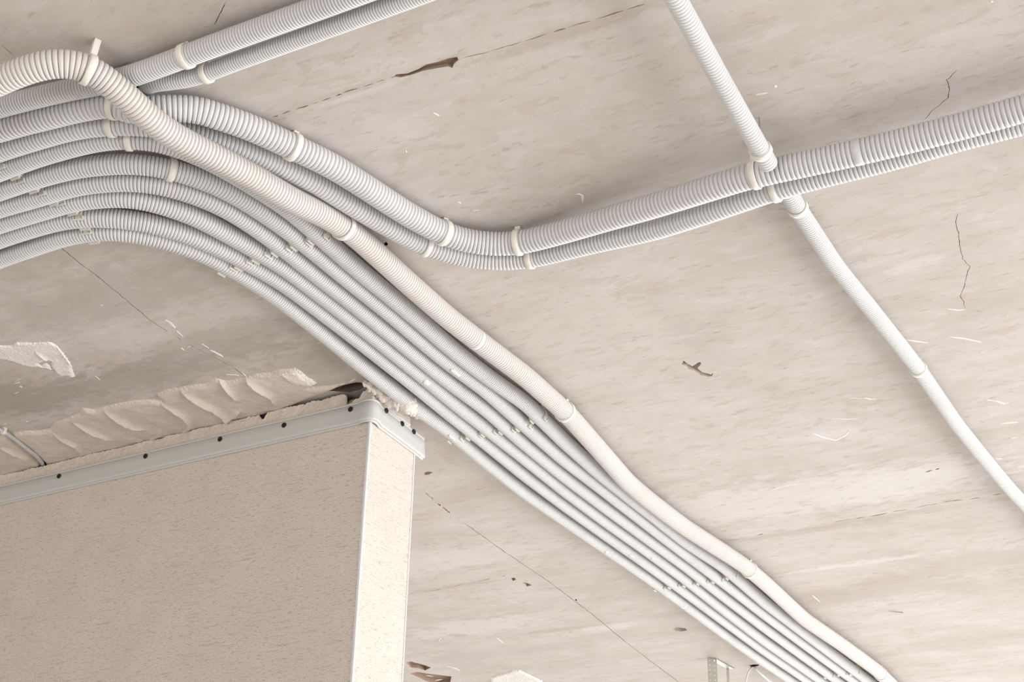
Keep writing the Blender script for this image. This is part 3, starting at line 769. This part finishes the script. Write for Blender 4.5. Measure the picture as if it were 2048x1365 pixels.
place = {'f': 'on the conduit next to the thick one', 'a': 'on the conduit second from the thick one', 'b': 'on the conduit third from the thick one',
         'c': 'on the conduit two above the lowest', 'd': 'on the conduit just above the lowest', 'e': 'on the lowest conduit'}
for row, spots in [
    ('row at the left bend', [('f', (20, 338)), ('a', (58, 368)), ('b', (98, 392)), ('c', (136, 413)), ('d', (165, 440)), ('e', (184, 468))]),
    ('row left of the wall corner', [('f', (634, 474)), ('a', (598, 488)), ('b', (560, 500)), ('c', (521, 512)), ('d', (486, 528)), ('e', (453, 540))]),
    ('row right of the wall corner', [('f', (1076, 834)), ('a', (1044, 852)), ('b', (1010, 858)), ('c', (974, 864)), ('d', (943, 872)), ('e', (908, 876))]),
    ('row near the lower right kink', [('f', (1463, 1150)), ('a', (1436, 1156)), ('b', (1405, 1160)), ('c', (1376, 1166)), ('d', (1346, 1170)), ('e', (1317, 1176))]),
    ('last row at the bottom edge', [('f', (1709, 1344)), ('a', (1682, 1348)), ('b', (1656, 1352))])]:
    for key, px in spots:
        cradle(key, px, 'open clip %s, %s' % (place[key], row))

# ------------------------------------------------------------------ the papered wall end
P0 = on_ceiling(746, 770)
U1 = on_ceiling(0, 1008, 0.0555) - P0; U1[2] = 0; U1 /= np.linalg.norm(U1)     # along the front, to the left
U2 = on_ceiling(833, 838) - P0; U2[2] = 0; TH = np.linalg.norm(U2); U2 /= TH     # along the end face
N1 = np.array([-U1[1], U1[0], 0.0])
if N1 @ (CAM - P0) < 0: N1 = -N1
N2 = np.array([U2[1], -U2[0], 0.0])
if N2 @ U1 > 0: N2 = -N2
ZUP = np.array([0, 0, 1.0])
WLEN = 2.6
def wall_face(o_uv, rows):
    pass
def wpt(s, z, out=0.0):
    """s<0: along the front to the left, s>0: along the end face; out = away from the wall; z below ceiling"""
    if s <= 0: return P0 - s * U1 + N1 * out - ZUP * z
    return P0 + s * U2 + N2 * out - ZUP * z
zt = 0.034          # papered body starts here, under the trim
bm = bmesh.new(); uvl = bm.loops.layers.uv.new('UVMap')
def quad(pts, uvs):
    vs = [bm.verts.new(p) for p in pts]; f = bm.faces.new(vs)
    for l, u in zip(f.loops, uvs): l[uvl].uv = u
C4 = [P0 + U1 * WLEN, P0, P0 + U2 * TH, P0 + U2 * TH + U1 * WLEN]
uo = 0.0
for i in range(4):
    a, b = C4[i], C4[(i + 1) % 4]; L = np.linalg.norm(b - a)
    quad([a - ZUP * zt, b - ZUP * zt, b - ZUP * CZ, a - ZUP * CZ], [(uo, -zt), (uo + L, -zt), (uo + L, -CZ), (uo, -CZ)]); uo += L
quad([c - ZUP * zt for c in C4], [(0, 0)] * 4)
wall = mesh_bm('wall_left', bm, M_PAPER)
tag(wall, 'end of a wall covered in beige woven wallpaper', 'wall', kind='structure')

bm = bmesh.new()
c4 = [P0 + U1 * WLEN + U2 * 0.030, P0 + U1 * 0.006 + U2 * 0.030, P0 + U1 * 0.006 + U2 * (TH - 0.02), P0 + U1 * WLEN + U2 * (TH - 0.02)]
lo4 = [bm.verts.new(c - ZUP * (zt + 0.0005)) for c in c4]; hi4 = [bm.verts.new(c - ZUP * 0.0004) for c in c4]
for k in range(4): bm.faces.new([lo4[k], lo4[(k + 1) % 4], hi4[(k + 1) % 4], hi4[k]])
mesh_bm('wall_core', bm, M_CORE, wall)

# corner beads
def bead(s_edge, name, parent):
    bm = bmesh.new()
    if s_edge == 0:
        prof = [P0 + U1 * 0.0030 + N1 * 0.0002, P0 + U1 * 0.0028 + N1 * 0.0012, P0 + N1 * 0.0014 + N2 * 0.0004, P0 + N2 * 0.0014 + N1 * 0.0004, P0 + U2 * 0.0016 + N2 * 0.0012, P0 + U2 * 0.0018 + N2 * 0.0002]
    else:
        Q = P0 + U2 * TH
        prof = [Q - U2 * 0.0022 + N2 * 0.0002, Q - U2 * 0.0020 + N2 * 0.0010, Q + N2 * 0.0012, Q + U2 * 0.0012 + N2 * 0.0004, Q + U2 * 0.0012 - N2 * 0.004]
    a = [bm.verts.new(p - ZUP * 0.054) for p in prof]; b = [bm.verts.new(p - ZUP * CZ) for p in prof]
    for k in range(len(prof) - 1): bm.faces.new([a[k], a[k + 1], b[k + 1], b[k]])
    return mesh_bm(name, bm, M_BEAD, parent)
tag(bead(0, 'corner_bead', wall), 'bluish white corner bead')
tag(bead(1, 'corner_bead', wall), 'white edge bead')

# trim strip swept round the corner
RC = 0.022; OUTB = 0.0
path = []      # (point, outward normal)
for s in np.linspace(WLEN, RC, 60): path.append((P0 + U1 * s, N1))
ang = math.acos(np.clip(N1 @ N2, -1, 1)); cc = P0 + U1 * RC - N1 * 0
# tangent arc: centre is RC inside both faces
bis = None
cen = P0 + (U1 + U2) * RC * 0.62
for k in range(1, 14):
    t = k / 14; n = N1 * math.sin((1 - t) * ang) / math.sin(ang) + N2 * math.sin(t * ang) / math.sin(ang); n /= np.linalg.norm(n)
    a = (P0 + U1 * RC) * (1 - t) ** 2 + (P0 - (U1 + U2) * (RC * 0.5 + 0.0018)) * 2 * t * (1 - t) + (P0 + U2 * RC) * t * t
    path.append((a, n))
END = on_plane(844, 888, P0, N2); ENDL = (END - P0) @ U2
for s in np.linspace(RC, ENDL, 14): path.append((P0 + U2 * s, N2))
prof = [(0.0002, -0.0245), (0.0026, -0.0240), (0.0034, -0.0246), (0.0034, -0.0272), (0.0028, -0.0276), (0.0028, -0.0280), (0.0036, -0.0286), (0.0044, -0.040), (0.0054, -0.0505), (0.0060, -0.0540), (0.0057, -0.0557), (0.0046, -0.0566), (0.0036, -0.0562), (0.0030, -0.0552), (0.0028, -0.0562), (0.0027, -0.0580), (0.0018, -0.0588), (0.0004, -0.0588)]
inner = [(o_ - 0.0011, z_) for o_, z_ in prof]
rows = []
bm = bmesh.new()
for p, n in path:
    rows.append([bm.verts.new(p + n * o_ + ZUP * z_) for o_, z_ in prof])
for a, b in zip(rows[:-1], rows[1:]):
    for k in range(len(prof) - 1): bm.faces.new([a[k], a[k + 1], b[k + 1], b[k]])
trim = mesh_bm('trim_1', bm, M_TRIM, None, True)
md = trim.modifiers.new('thickness', 'SOLIDIFY'); md.thickness = 0.0011; md.offset = 0
tag(trim, 'grey plastic trim strip bent round the wall corner and screwed on', 'trim', kind='structure')
for pl in trim.data.polygons: pl.use_smooth = True

# screws: pan with a cross recess
def screw(px, face):
    n, p = (N1, P0) if face == 1 else (N2, P0)
    q = on_plane(px[0], px[1], p + n * 0.0050, n)
    zx = np.cross(ZUP, n); rot = Matrix((zx, ZUP, n)).transposed()
    root = None
    bm = bmesh.new(); R_ = 0.0040; n_ = 24
    rings = [(0.0000, -0.0040), (R_ * 0.5, -0.0040), (R_, -0.0006), (R_, 0.0006), (R_ * 0.93, 0.0011), (R_ * 0.6, 0.0014), (R_ * 0.58, 0.0010), (0, 0.0010)]
    prev = None
    for rr, z in rings:
        if rr == 0: cur = [bm.verts.new((0, 0, z))]
        else: cur = [bm.verts.new((rr * math.cos(2 * math.pi * k / n_), rr * math.sin(2 * math.pi * k / n_), z)) for k in range(n_)]
        if prev:
            for k in range(n_):
                a, b, c, d = prev[k % len(prev)], prev[(k + 1) % len(prev)], cur[(k + 1) % len(cur)], cur[k % len(cur)]
                vs = []
                for v in (a, b, c, d):
                    if v not in vs: vs.append(v)
                if len(vs) > 2: bm.faces.new(vs)
        prev = cur
    o = mesh_bm('screw', bm, M_SCREW, trim, True)
    mm = rot.to_4x4(); mm.translation = Vector(q); o.matrix_world = mm
    bm = bmesh.new(); a = random.uniform(0, 1.5)
    for k in (0, 1): bm_box(bm, (0, 0, 0.00095), (0.0040, 0.0008, 0.0006), Matrix.Rotation(a + k * math.pi / 2, 3, 'Z'))
    mesh_bm('cross_recess', bm, M_RECESS, o)
for px, fc in [((-60, 992), 1), ((118, 953), 1), ((291, 913), 1), ((440, 879), 1), ((568, 851), 1), ((701, 819), 1), ((773, 822), 2), ((805, 848), 2), ((828, 864), 2)]:
    screw(px, fc)

# plaster strip on the wall between ceiling and trim, with the broken gap near the corner
def strip(name, top, s_a, s_b, z_bot, out, seed, cell=0.0012, mat=M_BAND, thick=0.004, face=1):
    """top: list of (s, z) giving the ragged upper edge"""
    ns = int((s_b - s_a) / cell) + 1; S_ = np.linspace(s_a, s_b, ns)
    tz = np.interp(S_, [q[0] for q in top], [q[1] for q in top])
    nz = 34; vs, fs = [], []
    for i, s in enumerate(S_):
        z0 = tz[i] + 0.0016 * noise.fractal(Vector((s * 300, seed, 0)), 1, 2, 3) if tz[i] > 0.0005 else tz[i]
        for k in range(nz + 1):
            v = k / nz; z = z0 + (z_bot - z0) * v
            d = out + 0.0016 * noise.fractal(Vector((s * 55, z * 90, seed)), 1, 2, 3) + 0.0007 * noise.fractal(Vector((s * 330, z * 330, seed)), 1, 2, 2)
            d += (0.004 * math.exp(-v * 6)) * (0.6 + 0.6 * noise.noise(Vector((s * 60, 3.1, seed))))
            if k == 0: d -= thick
            vs.append(P0 - s * U1 + N1 * d - ZUP * z if face == 1 else P0 + s * U2 + N2 * d - ZUP * z)
    for i in range(ns - 1):
        for k in range(nz):
            a = i * (nz + 1) + k; fs.append([a, a + 1, a + nz + 2, a + nz + 1])
    return mesh_np(name, np.array(vs), np.array(fs), mat, None, True)

def fs_(x, y):      # pixel -> (s,z) on the front face (slightly proud)
    q = on_plane(x, y, P0 + N1 * 0.003, N1); return -((q - P0) @ U1), CZ - q[2]
def es_(x, y):
    q = on_plane(x, y, P0 + N2 * 0.003, N2); return (q - P0) @ U2, CZ - q[2]
topF = [(-WLEN, 0.0), fs_(516, 829), fs_(522, 838), fs_(528, 838), fs_(536, 824), fs_(546, 814), fs_(565, 810), fs_(605, 808), fs_(615, 794), fs_(640, 789), fs_(665, 784), fs_(684, 782), fs_(690, 788), fs_(692, 795), fs_(693, 812), fs_(703, 806), fs_(711, 799), fs_(718, 796), fs_(724, 785), fs_(733, 775), fs_(741, 770), (0.004, 0.0052)]
topF = [(s, max(0.0050, z)) for s, z in topF]
st1 = strip('plaster_strip', topF, -1.2, 0.0022, 0.030, 0.0008, 3.3)
tag(st1, 'pale plaster strip between ceiling crack and grey trim, broken open near the corner', 'plaster')
topE = [(-0.004, 0.0015), es_(760, 777), es_(775, 786), es_(790, 797), es_(797, 806), es_(802, 818), es_(810, 822), es_(816, 830), es_(820, 834), es_(822, 838)]
topE = [(s, max(0.0, z)) for s, z in topE]
st2 = strip('plaster_strip', topE, -0.0022, es_(822, 850)[0], 0.030, 0.0008, 6.1, mat=M_PINK, face=2)
tag(st2, 'bright plaster strip on the wall end face above the trim, just under the conduits', 'plaster')

# wool showing in the broken gap, dark void behind
bm = bmesh.new()
s0, z0 = fs_(694, 800)
bmesh.ops.create_icosphere(bm, subdivisions=5, radius=1.0)
for v in bm.verts:
    n = noise.fractal(v.co * 3.0, 1, 2, 4); k = 1 + 0.28 * n
    c = v.co * k
    p = wpt(s0, 0.022, -0.014) + U1 * c.x * 0.026 + N1 * c.y * 0.011 + ZUP * c.z * 0.011
    v.co = p
wool = mesh_bm('mineral_wool', bm, M_WOOL, None, False)
tag(wool, 'tuft of yellowish mineral wool in the broken gap beside the wall corner', 'insulation')

# crumbly plaster squeezed between the wall head and the lowest conduit
lp = [(724, 766, 0.013, 0.0028), (732, 767, 0.013, 0.0060), (745, 775, 0.012, 0.0072), (760, 785, 0.012, 0.0076), (775, 795, 0.013, 0.0090), (788, 800, 0.015, 0.0110), (803, 803, 0.019, 0.0125), (816, 807, 0.021, 0.0115), (828, 819, 0.017, 0.0090), (840, 829, 0.016, 0.0078), (851, 836, 0.016, 0.0052), (859, 841, 0.016, 0.0012)]
LC, LD = curve3([on_ceiling(a, b, c) for a, b, c, d in lp], 0.0007, 0.004)
sd = np.linspace(0, LD[-1], len(lp)); LR = np.interp(LD, sd, [q[3] for q in lp])
LT = np.gradient(LC, axis=0); LT /= np.linalg.norm(LT, axis=1)[:, None]
LA = np.cross(LT, ZUP); LA /= np.linalg.norm(LA, axis=1)[:, None]; LB = np.cross(LA, LT)
nn_ = 40; vs = []
for i in range(len(LC)):
    for k in range(nn_):
        a = 2 * math.pi * k / nn_; dv = Vector((math.cos(a) * 1.2, math.sin(a) * 1.2, LD[i] * 130))
        q = 1 + 0.55 * noise.fractal(dv, 1, 2, 3) + 0.30 * noise.fractal(dv * 3.7, 1, 2, 2)
        e_ = 1.0 if 2 < i < len(LC) - 3 else 0.3
        p = LC[i] + LR[i] * q * e_ * (LA[i] * math.cos(a) * 0.85 + LB[i] * math.sin(a))
        p[2] = min(p[2], CZ + 0.0004); vs.append(p)
i0_ = np.arange(len(LC) - 1)[:, None] * nn_ + np.arange(nn_); i1_ = np.arange(len(LC) - 1)[:, None] * nn_ + (np.arange(nn_) + 1) % nn_
lumps = mesh_np('plaster_lump', np.array(vs), np.stack([i0_, i0_ + nn_, i1_ + nn_, i1_], -1).reshape(-1, 4), M_PINK, None, True)
tag(lumps, 'crumbly cream plaster squeezed between wall corner and lowest conduit', 'plaster')

# small splashes of plaster on the conduits
def splash(key, px, size, seed, label):
    p = PIPES[key]; i = int(np.argmin(np.linalg.norm(p.px - np.array(px, float), axis=1)))
    T = p.C[i + 3] - p.C[i - 3]; T /= np.linalg.norm(T)
    view = ray(*px); view /= np.linalg.norm(view)
    A = np.cross(T, ZUP); A /= np.linalg.norm(A); U = np.cross(A, T)
    # surface point under the pixel
    o = CAM - p.C[i]; o = o - T * (o @ T); v = view - T * (view @ T)
    aa, bb, cc_ = v @ v, 2 * o @ v, o @ o - p.r ** 2
    disc = bb * bb - 4 * aa * cc_
    t = (-bb - math.sqrt(max(0, disc))) / (2 * aa)
    nrm = o + v * t; nrm /= np.linalg.norm(nrm)
    c = p.C[i] + nrm * p.r; S_ = np.cross(T, nrm)
    bm = bmesh.new(); bmesh.ops.create_icosphere(bm, subdivisions=3, radius=1.0)
    for w in bm.verts:
        q = w.co * (1 + 0.5 * noise.fractal(w.co * 1.6 + Vector((seed, 1, 2)), 1, 2, 3))
        dx, dy = q.x * size[0], q.y * size[1]
        sag = p.r - math.sqrt(max(1e-9, p.r ** 2 - min(dy * dy, p.r ** 2 * 0.9)))
        w.co = c + T * dx + S_ * dy + nrm * (q.z * 0.0009 - sag)
    o_ = mesh_bm('plaster_splash', bm, M_PINK, None, True)
    tag(o_, label, 'plaster')
splash('c', (843, 757), (0.0065, 0.0042), 1.0, 'cream plaster splash on a slim conduit straight above the wall corner')
splash('a', (902, 740), (0.0110, 0.0030), 4.0, 'long thin plaster splash between two slim conduits in mid bundle')
splash('e', (895, 869), (0.0100, 0.0030), 7.0, 'plaster splash under the lowest conduit right of the wall corner')
splash('e', (1205, 1100), (0.0060, 0.0035), 9.0, 'plaster splash on the underside of the lowest conduit in its lower half')
splash('d', (1255, 1108), (0.0080, 0.0030), 11.0, 'plaster splash on the second lowest conduit in its lower half')
splash('c', (1298, 1112), (0.0050, 0.0030), 13.0, 'small plaster splash on the third lowest conduit in its lower half')

# ------------------------------------------------------------------ cables and bracket
def tube(name, pts, r, mat, parent=None, sigma=0.006, n=14):
    C, d = curve3(pts, 0.002, sigma)
    T = np.gradient(C, axis=0); T /= np.linalg.norm(T, axis=1)[:, None]
    ref = np.array([0.3, 0.9, 0.25]); A = np.cross(T, ref); A /= np.linalg.norm(A, axis=1)[:, None]; B = np.cross(T, A)
    th = np.arange(n) / n * 2 * math.pi
    V = (C[:, None] + r * (np.cos(th)[None, :, None] * A[:, None] + np.sin(th)[None, :, None] * B[:, None])).reshape(-1, 3)
    k = len(C); i0 = np.arange(k - 1)[:, None] * n + np.arange(n); i1 = np.arange(k - 1)[:, None] * n + (np.arange(n) + 1) % n
    return mesh_np(name, V, np.stack([i0, i0 + n, i1 + n, i1], -1).reshape(-1, 4), mat, parent, True)

cpts = [on_ceiling(x, y, dr) for (x, y), dr in zip(cable_px, (0.006, 0.006, 0.006, 0.006, 0.006, 0.007, 0.007, 0.004, -0.004))]
cpts.append(on_ceiling(91, 932, -0.014))
cab = tube('cable', cpts, 0.0030, M_CABLE)
tag(cab, 'thin grey cable crossing the beige plaster into a dark slot at far left', 'cable')
cc0 = on_ceiling(7, 864, 0.006); tt = on_ceiling(31, 880, 0.006) - on_ceiling(0, 860, 0.006); tt /= np.linalg.norm(tt)
aa_ = np.cross(tt, ZUP); aa_ /= np.linalg.norm(aa_)
root = empty('cable_clip', cc0, Matrix((tt, aa_, np.cross(aa_, tt))).transposed())
tag(root, 'small white clip holding the thin grey cable at far left', 'clip')
bm = bmesh.new(); arc_strap(bm, 0.0029, math.radians(-150), math.radians(150), 0.0062, 0.0016, 20)
mesh_bm('strap', bm, M_CLIP, root, True)
bm = bmesh.new(); bm_box(bm, (0, 0, 0.0041), (0.0062, 0.0075, 0.0036)); mesh_bm('base', bm, M_CLIP, root)

# white cable loop hanging at the bottom edge
h0 = on_ceiling(1507, 1334, -0.012)
w = tube('cable', [on_ceiling(1486, 1400, 0.075), on_ceiling(1491, 1366, 0.05), on_ceiling(1496, 1346, 0.022), on_ceiling(1503, 1336, 0.004), h0 + np.array([0, 0, 0.004]),
     on_ceiling(1511, 1338, 0.004), on_ceiling(1524, 1350, 0.010), on_ceiling(1542, 1365, 0.014), on_ceiling(1580, 1394, 0.02)], 0.0022, M_CABLEW, None, 0.004)
tag(w, 'thin white cable hanging in an inverted V from a ceiling hole at the bottom edge', 'cable')

# perforated hanger bracket
ba = on_ceiling(1418, 1316); bb_ = on_ceiling(1456, 1337); bd = bb_ - ba; BL = np.linalg.norm(bd); bd /= BL
bn = np.cross(bd, ZUP)
if bn @ (CAM - ba) < 0: bn = -bn
brk = empty('hanger_bracket', ba)
tag(brk, 'perforated galvanised steel hanger bracket on the ceiling at the bottom edge', 'bracket')
def perf(name, o, u, v, n, cols, rows_, cell, rad):
    bm = bmesh.new(); k = 8
    for i in range(cols):
        for j in range(rows_):
            c = o + u * (i + 0.5) * cell + v * (j + 0.5) * cell
            if rad > 0:
                inn, outr = [], []
                for q in range(k):
                    a = 2 * math.pi * q / k; ca, sa = math.cos(a), math.sin(a); mx = max(abs(ca), abs(sa))
                    inn.append(bm.verts.new(c + (u * ca + v * sa) * rad)); outr.append(bm.verts.new(c + (u * ca / mx + v * sa / mx) * cell / 2))
                for q in range(k): bm.faces.new([inn[q], inn[(q + 1) % k], outr[(q + 1) % k], outr[q]])
            else:
                bm.faces.new([bm.verts.new(c + (u * a_ + v * b_) * cell / 2) for a_, b_ in ((-1, -1), (1, -1), (1, 1), (-1, 1))])
    bmesh.ops.remove_doubles(bm, verts=bm.verts, dist=1e-5)
    o_ = mesh_bm(name, bm, M_STEEL, brk)
    o_.parent = None; o_.parent = brk; o_.matrix_parent_inverse = Matrix.Translation(-Vector(brk.location))
    md = o_.modifiers.new('thickness', 'SOLIDIFY'); md.thickness = 0.0009
    return o_
camr = np.array([1.0, 0.0, 0.0]); cell = 0.0110
legd = np.array([0.97, 0.24, 0.0]); legd /= np.linalg.norm(legd)
perf('leg', ba - legd * 0.004 - ZUP * 0.001, legd, -ZUP, None, 2, 12, cell, 0.0019)
perf('leg', bb_ - legd * 0.004 - ZUP * 0.001, legd * 0.5 + np.array([0.3, 0.8, 0]) * 0.1, -ZUP, None, 1, 12, cell, 0.0019)
perf('base', ba - ZUP * 0.0012 - legd * 0.004, legd, bd, None, 2, max(3, int(BL / cell)), cell, 0.0)

# ------------------------------------------------------------------ light
wd = bpy.data.worlds.new('daylight'); SC.world = wd; wd.use_nodes = True
bg = wd.node_tree.nodes['Background']; bg.inputs[0].default_value = (0.955, 0.98, 1.0, 1); bg.inputs[1].default_value = 0.52

def window_light(name, loc, target, sx, sy, power, col):
    l = bpy.data.lights.new(name, 'AREA'); l.shape = 'RECTANGLE'; l.size = sx; l.size_y = sy; l.energy = power; l.color = col
    o = bpy.data.objects.new(name, l); COL.objects.link(o); o.location = loc
    o.rotation_euler = (Vector(target) - Vector(loc)).to_track_quat('-Z', 'Y').to_euler()
    return o
window_light('window_daylight', (3.8, 1.0, 1.30), (0.0, 1.9, 2.0), 6.0, 2.0, 225, (1.0, 0.99, 0.98))
window_light('window_daylight_far', (1.8, 7.2, 1.3), (0.3, 2.0, 1.9), 3.4, 1.8, 140, (1.0, 0.985, 0.97))
window_light('window_daylight_behind', (-2.4, -2.7, 0.95), (-0.9, 2.2, 1.7), 2.6, 1.3, 66, (1.0, 0.985, 0.97))

SC.view_settings.view_transform = 'Standard'
SC.view_settings.look = 'None'
SC.view_settings.exposure = -0.02
SC.view_settings.gamma = 1.0
SC.view_settings.use_curve_mapping = False
